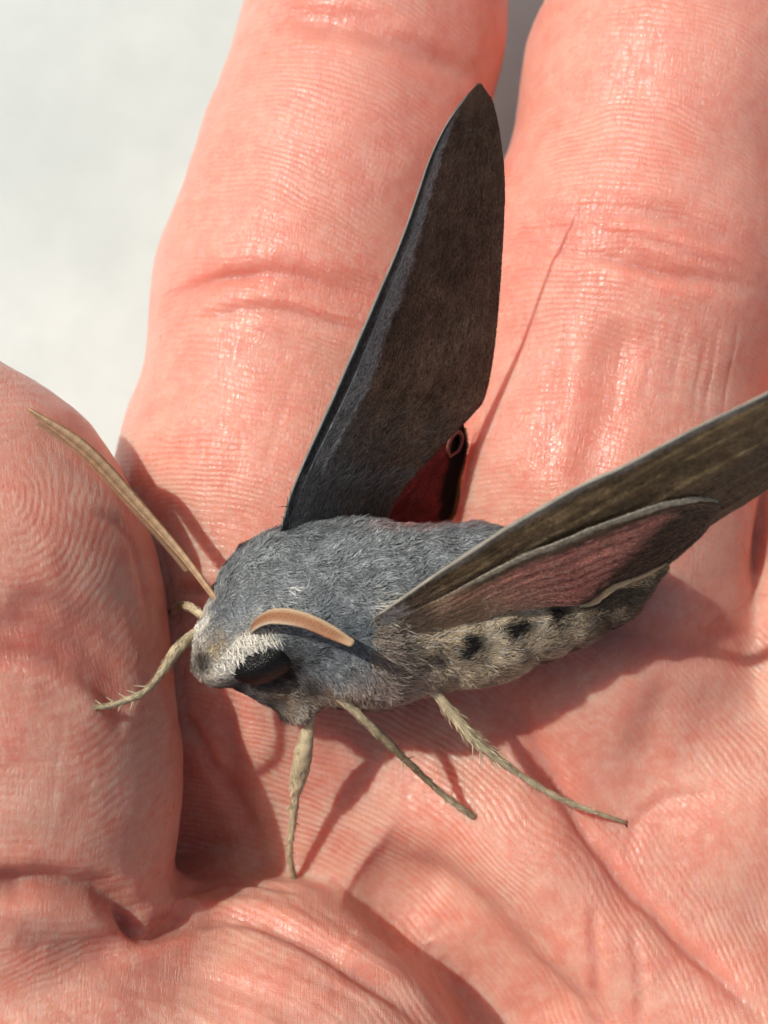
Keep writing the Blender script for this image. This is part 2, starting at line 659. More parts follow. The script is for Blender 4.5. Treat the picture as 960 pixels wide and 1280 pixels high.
# thumb keeps its own right down to its root
cands.append((base_b, pr, HV[:, 1], HV[:, 0]))
B = np.stack([c[0] for c in cands], 1)
B[:, 4] -= np.where(HV[:, 1] > M(0, 1130, 2)[1], 25, 0) * (B[:, 4] < 1.6)
B[:, 4] += np.where(HV[:, 1] < M(0, 1130, 2)[1], 40, 0)
o_ = np.argsort(B, axis=1)
first = o_[:, 0]
gap = np.take_along_axis(B, o_[:, 1:2], 1)[:, 0] - np.take_along_axis(B, o_[:, :1], 1)[:, 0]
PHS = np.stack([c[1] for c in cands], 1)
SS = np.stack([c[2] for c in cands], 1)
TT = np.stack([c[3] for c in cands], 1)
ar = np.arange(len(HV))
ph = PHS[ar, first] + warp * .5
am = sstep(0, 2.2, gap)
then_m = sstep(0, 3, M(0, 1130, 0)[1] - HV[:, 1]) * sstep(2, -4, HV[:, 0] - M(470, 0, 0)[0])
am *= 1 - .75 * then_m
am *= np.clip(1 - red * .9, .15, 1)
am *= sstep(-.15, .35, HN[:, 2])
am *= np.where(first < 4, .55, np.where(first == 4, .7, 1.0))
am *= .45 + .55 * np.clip(vnoise(HV, .3) + .6, 0, 1)
st[:, 0] = SS[ar, first]
st[:, 1] = TT[ar, first]
st[:, 2] = first * 7.3

m_skin, nt, bs = new_mat('skin')
a_ph = attr_n(nt, 'ridge').outputs['Fac']
a_am = attr_n(nt, 'ridge_amount').outputs['Fac']
a_rd = attr_n(nt, 'redness').outputs['Fac']
a_st = attr_n(nt, 'along').outputs['Vector']
oc = obj_coord(nt, 1.0)
nA = noise_n(nt, oc, 4, .6, .22)
nB = noise_n(nt, oc, 4, .65, 1.1)
nC = noise_n(nt, oc, 3, .6, 5.0)
nD = noise_n(nt, oc, 3, .6, .5)
base = mixc(nt, maprange(nt, nA, .38, .62, 0, 1), (.69, .39, .295), (.67, .29, .212))
base = mixc(nt, maprange(nt, nB, .42, .68, 0, .7), base, (.75, .47, .375))
base = mixc(nt, maprange(nt, nD, .48, .72, 0, .55), base, (.65, .235, .175))
base = mixc(nt, maprange(nt, nC, .4, .75, 0, .35), base, (.63, .235, .185))
a_ro = attr_n(nt, 'rosy').outputs['Fac']
base = mixc(nt, math_n(nt, 'MULTIPLY', a_ro, .42), base, (.75, .30, .25))
base = mixc(nt, math_n(nt, 'MULTIPLY', a_rd, .75), base, (.60, .15, .11))
nt.links.new(base, bs.inputs['Base Color'])
bs.inputs['Subsurface Weight'].default_value = 1.0
bs.inputs['Subsurface Radius'].default_value = (1.0, .26, .13)
bs.inputs['Subsurface Scale'].default_value = 2.4 * MM
bs.inputs['Subsurface Anisotropy'].default_value = .0
bs.inputs['IOR'].default_value = 1.42
rough = maprange(nt, nB, .3, .7, .27, .42)
nt.links.new(rough, bs.inputs['Roughness'])
bs.inputs['Specular IOR Level'].default_value = .6
# ridges
ph_n = math_n(nt, 'ADD', a_ph, math_n(nt, 'MULTIPLY', math_n(nt, 'SUBTRACT', nB, .5), .22))
si = math_n(nt, 'SINE', math_n(nt, 'MULTIPLY', ph_n, 2 * math.pi / .43))
ri = math_n(nt, 'MULTIPLY', math_n(nt, 'MULTIPLY_ADD', si, .5, .5), a_am)
ri = math_n(nt, 'MULTIPLY', ri, maprange(nt, nC, .2, .7, .55, 1.1))
# fine cross lines: stretched noise in (along, across)
mp = nd(nt, 'Mapping')
mp.inputs['Scale'].default_value = (.35, 3.0, 1)
nt.links.new(a_st, mp.inputs[0])
fl = noise_n(nt, mp.outputs[0], 3, .6, 1.0)
fl = maprange(nt, math_n(nt, 'ABSOLUTE', math_n(nt, 'SUBTRACT', fl, .5)), 0, .05, -1, 0)
vor = nd(nt, 'TexVoronoi', feature='DISTANCE_TO_EDGE', i_Scale=2.1)
nt.links.new(oc, vor.inputs['Vector'])
vo = maprange(nt, vor.outputs['Distance'], 0, .12, -1, 0)
hgt = math_n(nt, 'MULTIPLY', ri, .060)
hgt = math_n(nt, 'MULTIPLY_ADD', fl, .022, hgt)
hgt = math_n(nt, 'MULTIPLY_ADD', vo, .012, hgt)
hgt = math_n(nt, 'MULTIPLY_ADD', nC, .014, hgt)
nt.links.new(bump_n(nt, hgt, 1.0, 1.0), bs.inputs['Normal'])

hand = mesh_obj('hand', HV, HF, m_skin)
hand['label'] = 'open human palm with thumb and fingers, pink creased skin, carrying the moth'
hand['category'] = 'hand'
attr_f(hand, 'ridge', ph)
attr_f(hand, 'ridge_amount', am)
attr_f(hand, 'redness', np.clip(red, 0, 1))
attr_f(hand, 'rosy', sstep(-12, 22, HV[:, 1] + 4 * vnoise(HV, .1)) * .85 + .15 * sstep(-.2, .6, vnoise(HV, .13)))
attr_v(hand, 'along', st)
print('hand verts', len(HV))

# ------------------------------------------------------------------ the moth
moth = bpy.data.objects.new('moth', None)
col.objects.link(moth)
moth.location = Vector(to_world(M(450, 870, 0)))
moth.empty_display_size = .005
moth['label'] = 'grey furry hawk moth with raised dark wings standing on the open palm'
moth['category'] = 'moth'
bpy.context.view_layer.update()


def pix(V):                       # (u, v, e) -> photo measure, for laying out markings
    k = (DIST - V[:, 2]) / DIST / PXMM
    return 480 + V[:, 0] / k, 640 - V[:, 1] / k


# body: head, thorax and abdomen in one skin
Bd = Field(M(215, 930, -2) - [0, 0, 2], M(870, 610, 16) + [1, 1, 1], 0.22)
bd = np.full(Bd.n, 20, np.float32)
ellipsoid(Bd, bd, M(430, 752, 6.0), (6.4, 5.2, 5.4), 2.5)
ellipsoid(Bd, bd, M(355, 752, 7.2), (4.6, 4.4, 4.6), 2.5)
ellipsoid(Bd, bd, M(300, 800, 8.0), (2.8, 2.8, 2.9), 1.4)
ellipsoid(Bd, bd, M(270, 826, 8.6), (1.45, 1.75, 1.9), 1.0)
ellipsoid(Bd, bd, M(440, 825, 5.0), (4.6, 2.9, 4.2), 2.0)
ellipsoid(Bd, bd, M(372, 872, 5.6), (1.3, 1.7, 1.5), 1.6)
ellipsoid(Bd, bd, M(335, 850, 6.6), (2.0, 1.4, 1.8), 1.4)
chain(Bd, bd, P((490, 766, 5.2, 5.3), (600, 754, 4.6, 4.6), (700, 741, 4.6, 3.0), (770, 726, 4.8, 1.7), (822, 709, 5.2, .5)), 3.0)
Bd.d = bd
BV, BF = surface_net(Bd)
BV, BF = subdivide(BV, BF)
BN = normals(BV, BF)
BV = BV + BN * (.12 * vnoise(BV, .9) + .06 * vnoise(BV, 2.2))[:, None]

_x, _y = pix(BV)
BV = BV + BN * (.16 * np.abs(np.cos(math.pi * (_x - _y * .25) / 54)) ** 1.5 * sstep(500, 560, _x) * sstep(830, 770, _x))[:, None]

GREY = np.array([.205, .228, .240])
PALE = np.array([.40, .42, .41])
CREAM = np.array([.80, .76, .66])
TAN = np.array([.50, .40, .27])
BROWN = np.array([.13, .095, .062])
BLACK = np.array([.018, .016, .015])
PINK = np.array([.50, .20, .18])


def blob(x, y, cx, cy, rx, ry, ang=0.0):
    a = math.radians(ang)
    dx, dy = x - cx, y - cy
    p, q = dx * math.cos(a) + dy * math.sin(a), -dx * math.sin(a) + dy * math.cos(a)
    return np.exp(-((p / rx) ** 2 + (q / ry) ** 2))


def lerp(a, b, t):
    return a + (b - a) * np.asarray(t)[:, None]


def body_colour(V):
    x, y = pix(V)
    n1, n2 = vnoise(V, .5), vnoise(V, 1.6)
    x = x + 7 * n2
    y = y + 7 * vnoise(V + 50, 1.6)
    C = np.tile(GREY, (len(V), 1)) * (1 + .22 * n1 + .15 * n2)[:, None]
    C = lerp(C, np.array([.27, .30, .30]), .6 * blob(x, y, 475, 672, 60, 22, 15) + .5 * blob(x, y, 330, 690, 60, 22, -40))
    C = lerp(C, np.array([.10, .118, .135]), .7 * blob(x, y, 430, 800, 70, 40))  # shade on the lower flank below the antenna, painted into the pigment
    # abdomen: grey above, tan below with black side patches, brown end
    ab = sstep(470, 540, x)
    low = sstep(735, 790, y + (x - 560) * .18) * ab
    C = lerp(C, TAN * 1.0, low)
    C = lerp(C, np.array([.58, .49, .35]), .8 * low * np.clip(np.maximum(blob(x, y, 615, 800, 20, 30, 30), blob(x, y, 672, 775, 22, 26, 30)) + .5 * blob(x, y, 565, 845, 40, 16), 0, 1))
    for cx, cy, rx, ry in ((644, 786, 20, 12), (586, 812, 22, 13), (536, 828, 24, 12), (694, 768, 15, 14)):
        C = lerp(C, BLACK, np.clip(1.25 * blob(x, y, cx, cy, rx, ry, -25), 0, 1))
    C = lerp(C, BROWN, sstep(690, 745, x - (y - 760) * .3))
    C = lerp(C, PINK, .9 * blob(x, y, 535, 652, 55, 7, -4))
    # under side of the thorax
    und = sstep(838, 872, y) * (1 - ab)
    C = lerp(C, np.array([.30, .225, .165]), und * sstep(330, 360, x))
    C = lerp(C, np.array([.36, .26, .20]), .8 * blob(x, y, 500, 855, 50, 28))
    C = lerp(C, np.array([.23, .15, .09]), .9 * blob(x, y, 338, 868, 26, 16))
    C = lerp(C, np.array([.46, .42, .34]), .8 * blob(x, y, 372, 888, 18, 16))
    C = lerp(C, np.array([.05, .045, .042]), .9 * blob(x, y, 385, 858, 20, 16))
    # face
    face = blob(x, y, 262, 825, 30, 42, 12)
    C = lerp(C, np.array([.34, .30, .25]), np.clip(1.2 * face, 0, 1) * sstep(770, 800, y))
    C = lerp(C, np.array([.42, .32, .16]), .8 * blob(x, y, 272, 808, 7, 14, 20))
    C = lerp(C, np.array([.04, .03, .025]), np.clip(1.4 * blob(x, y, 257, 829, 10, 9), 0, 1))
    C = lerp(C, CREAM, np.clip(1.5 * blob(x, y, 292, 822, 13, 50, 40), 0, 1))
    C = lerp(C, CREAM, np.clip(1.3 * blob(x, y, 322, 797, 17, 8, -10), 0, 1))
    C = lerp(C, CREAM * 1.05, np.clip(1.2 * blob(x, y, 248, 785, 7, 34, 22), 0, 1))
    C = lerp(C, np.array([.50, .44, .37]), .8 * blob(x, y, 262, 853, 20, 12))
    C = lerp(C, BLACK, np.clip(1.3 * blob(x, y, 344, 836, 34, 22, -24), 0, 1))
    return np.clip(C, .008, .8)


def fur_mat(name, rough=.55):
    m, nt, bs = new_mat(name)
    a = attr_n(nt, 'pigment').outputs['Color']
    oc = obj_coord(nt, 1.0)
    n = noise_n(nt, oc, 3, .6, 6.0)
    cc = mixc(nt, 1.0, a, mixc(nt, maprange(nt, n, .3, .7, 0, 1), (.72, .72, .72), (1.25, 1.25, 1.25)), 'MULTIPLY')
    nt.links.new(cc, bs.inputs['Base Color'])
    bs.inputs['Roughness'].default_value = rough
    bs.inputs['Specular IOR Level'].default_value = .15
    bs.inputs['Sheen Weight'].default_value = .08
    bs.inputs['Sheen Roughness'].default_value = .4
    nt.links.new(bump_n(nt, n, .4, .1), bs.inputs['Normal'])
    return m


m_fur = fur_mat('moth_fur')
body = mesh_obj('body', BV, BF, m_fur, moth)
attr_c(body, 'pigment', body_colour(BV) * .6)


def ribbons(roots, dirs, norms, length, width, lift, colour, bend=0.0):
    """flat tapering hairs: 3 cross rows and a tip each"""
    n = len(roots)
    side = np.cross(norms, dirs)
    side /= np.linalg.norm(side, axis=1, keepdims=True) + 1e-9
    V = np.zeros((n, 7, 3))
    up = norms
    for k, (t, w, l) in enumerate(((0, .75, 0.0), (.38, 1.0, .62), (.75, .7, .95))):
        c_ = roots + dirs * (length * t)[:, None] + up * (lift * length * l)[:, None] + side * (bend * length * t * t)[:, None]
        V[:, 2 * k] = c_ - side * (width * w * .5)[:, None]
        V[:, 2 * k + 1] = c_ + side * (width * w * .5)[:, None]
    V[:, 6] = roots + dirs * length[:, None] + up * (lift * length)[:, None] + side * (bend * length)[:, None]
    b = (np.arange(n) * 7)[:, None]
    q = np.concatenate([b + np.array([[0, 1, 3, 2]]), b + np.array([[2, 3, 5, 4]])])
    tip = b + np.array([[4, 5, 6]])
    tri = np.concatenate([q[:, [0, 1, 2]], q[:, [0, 2, 3]], tip])
    C = np.repeat(colour, 7, axis=0)
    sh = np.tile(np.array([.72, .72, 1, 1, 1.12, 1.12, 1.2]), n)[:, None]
    return V.reshape(-1, 3), tri, C * sh


def scatter(V, Fq, n, keep=None):
    a, b, c_, d_ = [V[Fq[:, i]] for i in range(4)]
    ar_ = np.linalg.norm(np.cross(c_ - a, d_ - b), axis=1)
    if keep is not None:
        ar_ = ar_ * keep[Fq].mean(1)
    f = rng.choice(len(Fq), n, p=ar_ / ar_.sum())
    u_, w_ = rng.random((n, 1)), rng.random((n, 1))
    return f, (a[f] * (1 - u_) + b[f] * u_) * (1 - w_) + (d_[f] * (1 - u_) + c_[f] * u_) * w_


def tangent(D, N):
    D = D - N * (D * N).sum(1, keepdims=True)
    return D / (np.linalg.norm(D, axis=1, keepdims=True) + 1e-9)


nf = 95000
f_, R_ = scatter(BV, BF, nf)
Nf = BN[BF[f_]].mean(1)
Nf /= np.linalg.norm(Nf, axis=1, keepdims=True)
x_, y_ = pix(R_)
back = np.array([.98, .12, -.05])
D_ = np.tile(back, (nf, 1))
for k, (fr, am_) in enumerate(((.3, .6), (.8, .75), (1.9, .7))):
    for ax_ in (1, 2):
        D_[:, ax_] += am_ * vnoise(R_ + 13 * k + 31 * ax_, fr)
    D_[:, 0] += .5 * am_ * vnoise(R_ + 13 * k + 77, fr)
D_ += .22 * rng.normal(size=(nf, 3))
# fur hangs down at the flanks
D_[:, 1] -= .7 * sstep(790, 870, y_) * sstep(330, 380, x_)
D_ = tangent(D_, Nf)
ln = .34 + .30 * rng.random(nf) + .35 * sstep(.1, .8, vnoise(R_, .6))
ln *= np.where(x_ < 320, .55, 1.0)
ln *= np.where(x_ > 690, .8, 1.0)
wd = .030 + .035 * rng.random(nf)
lf = .10 + .22 * rng.random(nf) + .25 * np.clip(vnoise(R_, 1.6), 0, 1)
Cf = body_colour(R_) * (.62 + .75 * rng.random((nf, 1)) ** 1.4) * (1 + .28 * vnoise(R_ + 5, 2.4))[:, None]
hl = rng.random(nf) < .05 + .12 * (vnoise(R_ + 40, 1.2) > .35)
Cf[hl] = Cf[hl] * .35 + np.array([.40, .42, .42]) * .65 * np.clip(Cf[hl].mean(1, keepdims=True) / .2, .25, 1.3)
eye_keep = blob(x_, y_, 331, 827, 30, 18, -15) < .45
lint = blob(x_, y_, 362, 736, 5, 4, -30) > .5
Cf[lint] = (.75, .75, .7)
k_ = eye_keep
v_, t_, c_ = ribbons(R_[k_], D_[k_], Nf[k_], ln[k_], wd[k_], lf[k_], Cf[k_], .35 * rng.normal(size=k_.sum()))
fur = mesh_obj('fur', v_, t_, m_fur, moth)
attr_c(fur, 'pigment', np.clip(c_, .004, .85))
fur['kind'] = 'stuff'

# cream brow hairs that hang over the eye, dark ones behind it
kb = np.clip(blob(*pix(BV), 304, 806, 10, 34, 45) + blob(*pix(BV), 326, 798, 18, 7), 0, 1) ** 2
nb_ = 900
f_, R3 = scatter(BV, BF, nb_, kb)
N3 = BN[BF[f_]].mean(1)
N3 /= np.linalg.norm(N3, axis=1, keepdims=True)
D3 = tangent(np.tile([.5, -.8, .1], (nb_, 1)) + .4 * rng.normal(size=(nb_, 3)), N3)
v_, t_, c_ = ribbons(R3, D3, N3, .35 + .4 * rng.random(nb_), .035 + .03 * rng.random(nb_), .25 + .35 * rng.random(nb_), np.tile(CREAM, (nb_, 1)) * rng.uniform(.6, 1.1, (nb_, 1)), .3 * rng.normal(size=nb_))
brow = mesh_obj('brow_fur', v_, t_, m_fur, moth)
attr_c(brow, 'pigment', np.clip(c_, .004, .85))
brow['kind'] = 'stuff'
# long tufts that cover the root of the near wing
kw = blob(*pix(BV), 482, 803, 16, 40, -12) * (pix(BV)[0] > 462)
f_, R2 = scatter(BV, BF, 1300, kw)
N2 = BN[BF[f_]].mean(1)
N2 /= np.linalg.norm(N2, axis=1, keepdims=True)
D2 = tangent(np.tile([.9, .1, .1], (1300, 1)) + .35 * rng.normal(size=(1300, 3)), N2)
x2, y2 = pix(R2)
C2_ = lerp(np.tile(np.array([.36, .36, .34]), (1300, 1)), np.array([.24, .20, .165]), sstep(762, 778, y2 + 8 * rng.normal(size=1300)))
v_, t_, c_ = ribbons(R2, D2, N2, .6 + .5 * rng.random(1300), .04 + .04 * rng.random(1300), .3 + .5 * rng.random(1300), C2_ * rng.uniform(.5, 1.3, (1300, 1)), .3 * rng.normal(size=1300))
tuft = mesh_obj('fur', v_, t_, m_fur, moth)
attr_c(tuft, 'pigment', np.clip(c_, .004, .85))
tuft['kind'] = 'stuff'

# eye
m_eye, nt, bs = new_mat('moth_eye')
bs.inputs['Base Color'].default_value = (.006, .006, .006, 1)
bs.inputs['Roughness'].default_value = .34
bs.inputs['Specular IOR Level'].default_value = .22
vor = nd(nt, 'TexVoronoi', i_Scale=9.0)
nt.links.new(obj_coord(nt, 1.0), vor.inputs['Vector'])
nt.links.new(bump_n(nt, vor.outputs['Distance'], .6, .08), bs.inputs['Normal'])


def ball(name, c, r, ang, mat, parent, nu=32, nv=20):
    vs_, fs_ = [], []
    a = math.radians(ang)
    for j in range(nv + 1):
        th = math.pi * j / nv
        for i in range(nu):
            f = 2 * math.pi * i / nu
            p = np.array([r[0] * math.sin(th) * math.cos(f), r[1] * math.sin(th) * math.sin(f), r[2] * math.cos(th)])
            vs_.append(c + np.array([p[0] * math.cos(a) - p[1] * math.sin(a), p[0] * math.sin(a) + p[1] * math.cos(a), p[2]]))
    for j in range(nv):
        for i in range(nu):
            fs_.append((j * nu + i, (j + 1) * nu + i, (j + 1) * nu + (i + 1) % nu, j * nu + (i + 1) % nu))
    return mesh_obj(name, vs_, fs_, mat, parent)


ball('eye', M(332, 825, 9.4), (2.3, 1.4, 1.85), 24, m_eye, moth)


# tubes: antennae and legs
def tube(name, path, ra, rb, side_hint, mat, parent, nseg=90, nring=14, colour=None, rough=0.0):
    c_ = arc_spline(path, nseg)
    tt = np.linspace(0, 1, nseg)
    ra = np.interp(tt, np.linspace(0, 1, len(ra)), ra)
    rb = np.interp(tt, np.linspace(0, 1, len(rb)), rb)
    T = np.gradient(c_, axis=0)
    T /= np.linalg.norm(T, axis=1, keepdims=True)
    A = np.tile(np.asarray(side_hint, float), (nseg, 1))
    A -= T * (A * T).sum(1, keepdims=True)
    A /= np.linalg.norm(A, axis=1, keepdims=True)
    Bv = np.cross(T, A)
    ang = np.linspace(0, 2 * math.pi, nring, endpoint=False)
    ring = (A[:, None] * (ra[:, None] * np.cos(ang))[..., None] + Bv[:, None] * (rb[:, None] * np.sin(ang))[..., None])
    V = (c_[:, None] + ring)
    if rough:
        V = V + ring * (rough * vnoise(V.reshape(-1, 3), 2.6).reshape(nseg, nring))[..., None]
    V = V.reshape(-1, 3)
    i, j = np.meshgrid(np.arange(nseg - 1), np.arange(nring), indexing='ij')
    j2 = (j + 1) % nring
    Fq = np.stack([i * nring + j, i * nring + j2, (i + 1) * nring + j2, (i + 1) * nring + j], -1).reshape(-1, 4)
    V = np.concatenate([V, c_[:1] - T[:1] * ra[0] * .5, c_[-1:] + T[-1:] * ra[-1] * .6])
    n0 = nseg * nring
    caps = []
    for k in range(0, nring):
        k2 = (k + 1) % nring
        caps.append((k2, k, n0, n0))
        caps.append(((nseg - 1) * nring + k, (nseg - 1) * nring + k2, n0 + 1, n0 + 1))
    faces = [tuple(f) for f in Fq] + [(a, b, c) for a, b, c, _ in caps]
    o = mesh_obj(name, V, faces, mat, parent)
    ang_all = np.concatenate([np.tile(ang, nseg), [0, 0]])
    t_all = np.concatenate([np.repeat(tt, nring), [0, 1]])
    if colour is not None:
        attr_c(o, 'pigment', np.clip(colour(V, ang_all, t_all), .005, .9))
    return o, c_, T, A, Bv


def chitin(name, rough=.5, bump=.5, scale=9.0, lo=.55, hi=1.35):
    m, nt, bs = new_mat(name)
    a = attr_n(nt, 'pigment').outputs['Color']
    n = noise_n(nt, obj_coord(nt, 1.0), 4, .65, scale)
    cc = mixc(nt, 1.0, a, mixc(nt, maprange(nt, n, .32, .68, 0, 1), (lo, lo, lo * .96), (hi, hi * .985, hi * .95)), 'MULTIPLY')
    nt.links.new(cc, bs.inputs['Base Color'])
    bs.inputs['Roughness'].default_value = rough
    bs.inputs['Specular IOR Level'].default_value = .25
    nt.links.new(bump_n(nt, n, bump, .12), bs.inputs['Normal'])
    return m


m_ant = chitin('antenna_scales', .5, .4, 7.0, .8, 1.18)
m_leg = chitin('leg_scales', .55, .5, 12.0, .72, 1.25)


def near_ant(V, ang, t):          # ang 0 = upper rim, pi/2 = the broad face
    C = np.tile(np.array([.25, .115, .058]), (len(V), 1)) * (1 + .22 * np.sin(t * 300))[:, None]
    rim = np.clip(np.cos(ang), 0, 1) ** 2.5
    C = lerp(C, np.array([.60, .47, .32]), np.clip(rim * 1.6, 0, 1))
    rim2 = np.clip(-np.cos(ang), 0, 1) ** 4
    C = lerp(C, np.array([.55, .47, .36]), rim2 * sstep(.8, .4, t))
    C = lerp(C, np.array([.46, .33, .20]), sstep(.88, 1, t) * .7)
    return lerp(C, CREAM, sstep(.14, .04, t))


def far_ant(V, ang, t):
    C = np.tile(np.array([.34, .185, .10]), (len(V), 1))
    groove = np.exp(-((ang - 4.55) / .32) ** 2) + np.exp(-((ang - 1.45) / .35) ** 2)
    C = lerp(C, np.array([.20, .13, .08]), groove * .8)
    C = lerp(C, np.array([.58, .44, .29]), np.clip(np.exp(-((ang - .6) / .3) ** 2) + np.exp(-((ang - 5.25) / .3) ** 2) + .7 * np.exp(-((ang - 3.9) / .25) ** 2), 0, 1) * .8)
    return C * (1 + .12 * np.sin(t * 420))[:, None]


na = tube('antenna', [M(312, 796, 10.4), M(320, 780, 11.9), M(344, 770, 13.2), M(385, 777, 14.4), M(440, 804, 15.6)],
          [.24, .46, .56, .58, .52, .46, .26], [.16, .15, .14, .14, .14, .13, .08], (0.25, .9, -.55), m_ant, moth, colour=near_ant)
fa = tube('antenna', [M(272, 752, 9.0), M(228, 694, 7.2), M(168, 626, 7.3), M(105, 560, 8.5), M(36, 512, 9.6)],
          [.2, .26, .34, .44, .44, .16], [.2, .24, .26, .28, .28, .14], (.7, .7, .1), m_ant, moth, colour=far_ant)
# comb teeth along the far antenna
cc_, T_, A_, B_ = fa[1:]
nb = 170
ti = np.linspace(16, len(cc_) - 6, nb)
ii = ti.astype(int)
root = cc_[ii] + (cc_[np.minimum(ii + 1, len(cc_) - 1)] - cc_[ii]) * (ti - ii)[:, None] - A_[ii] * .3
v_, t_, c_ = ribbons(root, tangent(-A_[ii] + .25 * T_[ii] - .3 * B_[ii], T_[ii] * 0 + np.array([0, 0, 1.0]) * .0001), np.tile([0, 0, 1.0], (nb, 1)),
                     np.full(nb, .34), np.full(nb, .07), np.full(nb, .0), np.tile(np.array([.24, .15, .09]), (nb, 1)))
cb = mesh_obj('comb', v_, t_, m_fur, bpy.data.objects[fa[0].name])
attr_c(cb, 'pigment', c_)
cb['kind'] = 'stuff'


def leg_col(dark=0.0, tip_dark=.5):
    def f(V, ang, t):
        n = vnoise(V, 1.4)
        C = np.tile(np.array([.52, .44, .29]), (len(V), 1)) * (1 + .18 * n)[:, None]
        C = lerp(C, np.array([.17, .125, .07]), np.clip(.22 * sstep(.1, .5, vnoise(V, 2.4)) + dark * sstep(.1, .5, t) * sstep(.85, .6, t), 0, 1))
        return lerp(C, np.array([.13, .10, .06]), sstep(.86, 1, t) * tip_dark)
    return f


def make_leg(pts, foot_px, radii, dark=0.0, foot_gap=.16, spurs=(), fringe=None, arch=1.0):
    foot = on_skin([foot_px])[0]
    foot = foot + np.array([0, 0, foot_gap])
    pp = np.array([p[:2] for p in pts] + [foot_px], float)
    tq = np.concatenate([[0], np.cumsum(np.linalg.norm(np.diff(pp, axis=0), axis=1))])
    tq /= tq[-1]
    path = [M(p[0], p[1], pts[0][2] + (foot[2] - pts[0][2]) * t + arch * math.sin(math.pi * t ** .8)) for p, t in zip(pts, tq)] + [foot]
    r = np.interp(np.linspace(0, 1, 80), np.linspace(0, 1, len(radii)), radii)
    tq = np.linspace(0, 1, 80)
    r = r * (1 + .10 * np.cos(tq * 2 * math.pi * 12) * sstep(.5, .6, tq)) * (1 - .3 * np.exp(-((tq - .5) / .02) ** 2))
    o, c_, T, A, Bv = tube('leg', path, r, r * .9, (.3, .3, 1), m_leg, moth, nseg=110, nring=12, colour=leg_col(dark), rough=.2)
    # claws
    for sgn in (-1, 1):
        d = T[-1] * .36 + A[-1] * -.05 + Bv[-1] * sgn * .30
        q, *_ = tube('claw', [c_[-1], c_[-1] + d * .7, c_[-1] + d * 1.25 - A[-1] * .16], [.07, .06, .015], [.07, .06, .015], (.2, .5, 1), m_leg, o,
                     nseg=8, nring=6, colour=lambda V, a, t: np.tile([.05, .03, .02], (len(V), 1)))
    for t, sgn, L in spurs:
        i = int(t * 109)
        d = (T[i] * .7 + Bv[i] * sgn * .8) * 1.6
        tube('spur', [c_[i], c_[i] + d * L * .6, c_[i] + d * L], [.07, .06, .02], [.07, .06, .02], (.2, .5, 1), m_leg, o,
             nseg=8, nring=6, colour=lambda V, a, t: np.tile([.45, .38, .26], (len(V), 1)))
    # scale hairs on the leg
    n = 1000
    i = rng.integers(2, 107, n)
    a = rng.uniform(0, 2 * math.pi, n)
    rr_ = np.interp(i / 109, np.linspace(0, 1, len(r)), r)
    nn = A[i] * np.cos(a)[:, None] + Bv[i] * np.sin(a)[:, None]
    rt = c_[i] + nn * (rr_ * .92)[:, None]
    L = rng.uniform(.25, .5, n)
    if fringe is not None:
        m = (i > fringe[0] * 109) & (i < fringe[1] * 109)
        L = np.where(m, L * 1.7, L * .8)
    col_ = leg_col(dark)(rt, a, i / 109.) * rng.uniform(.7, 1.4, (n, 1))
    v, t_, c2 = ribbons(rt, T[i], nn, L, np.full(n, .05), rng.uniform(.04, .26, n) + (.25 * (np.abs(L) > .5)), col_)
    h = mesh_obj('leg_hair', v, t_, m_fur, o)
    attr_c(h, 'pigment', np.clip(c2, .01, .8))
    h['kind'] = 'stuff'
    return o


make_leg([(390, 872, 6.0), (386, 905, 7.0), (379, 945, 7.8), (371, 985, 8.2), (365, 1035, 8.6), (362, 1068, 8.8)], (368, 1096),
         [.30, .40, .66, .66, .36, .27, .25, .22, .19], spurs=((.55, 1, .55), (.66, -1, .4), (.75, 1, .4), (.84, -1, .35)))
make_leg([(402, 856, 8.4), (438, 884, 7.2), (470, 914, 5.6), (520, 962, 3.0), (555, 994, 1.6)], (592, 1021),
         [.26, .30, .33, .28, .23, .22, .24, .24], dark=.75, spurs=((.5, 1, .6), (.52, -1, .5), (.8, 1, .35)))
make_leg([(528, 848, 7.0), (556, 880, 6.0), (590, 920, 4.6), (635, 958, 3.2), (700, 998, 1.8)], (781, 1028),
         [.22, .40, .46, .34, .27, .25, .22, .18, .15], spurs=((.27, 1, .9), (.31, 1, 1.0), (.36, -1, .6)), fringe=(.1, .42), arch=1.2)
make_leg([(252, 784, 7.6), (222, 812, 10.5), (186, 860, 12.4), (150, 878, 12.8)], (114, 886),
         [.28, .40, .42, .30, .22, .20, .18, .15], spurs=((.60, 1, .6), (.68, 1, .5), (.76, 1, .45), (.84, 1, .45), (.92, 1, .4), (.72, -1, .5), (.8, -1, .4)))
make_leg([(256, 772, 6.2), (240, 760, 5.6), (226, 757, 3.6)], (214, 764), [.28, .26, .24, .18], dark=.6)


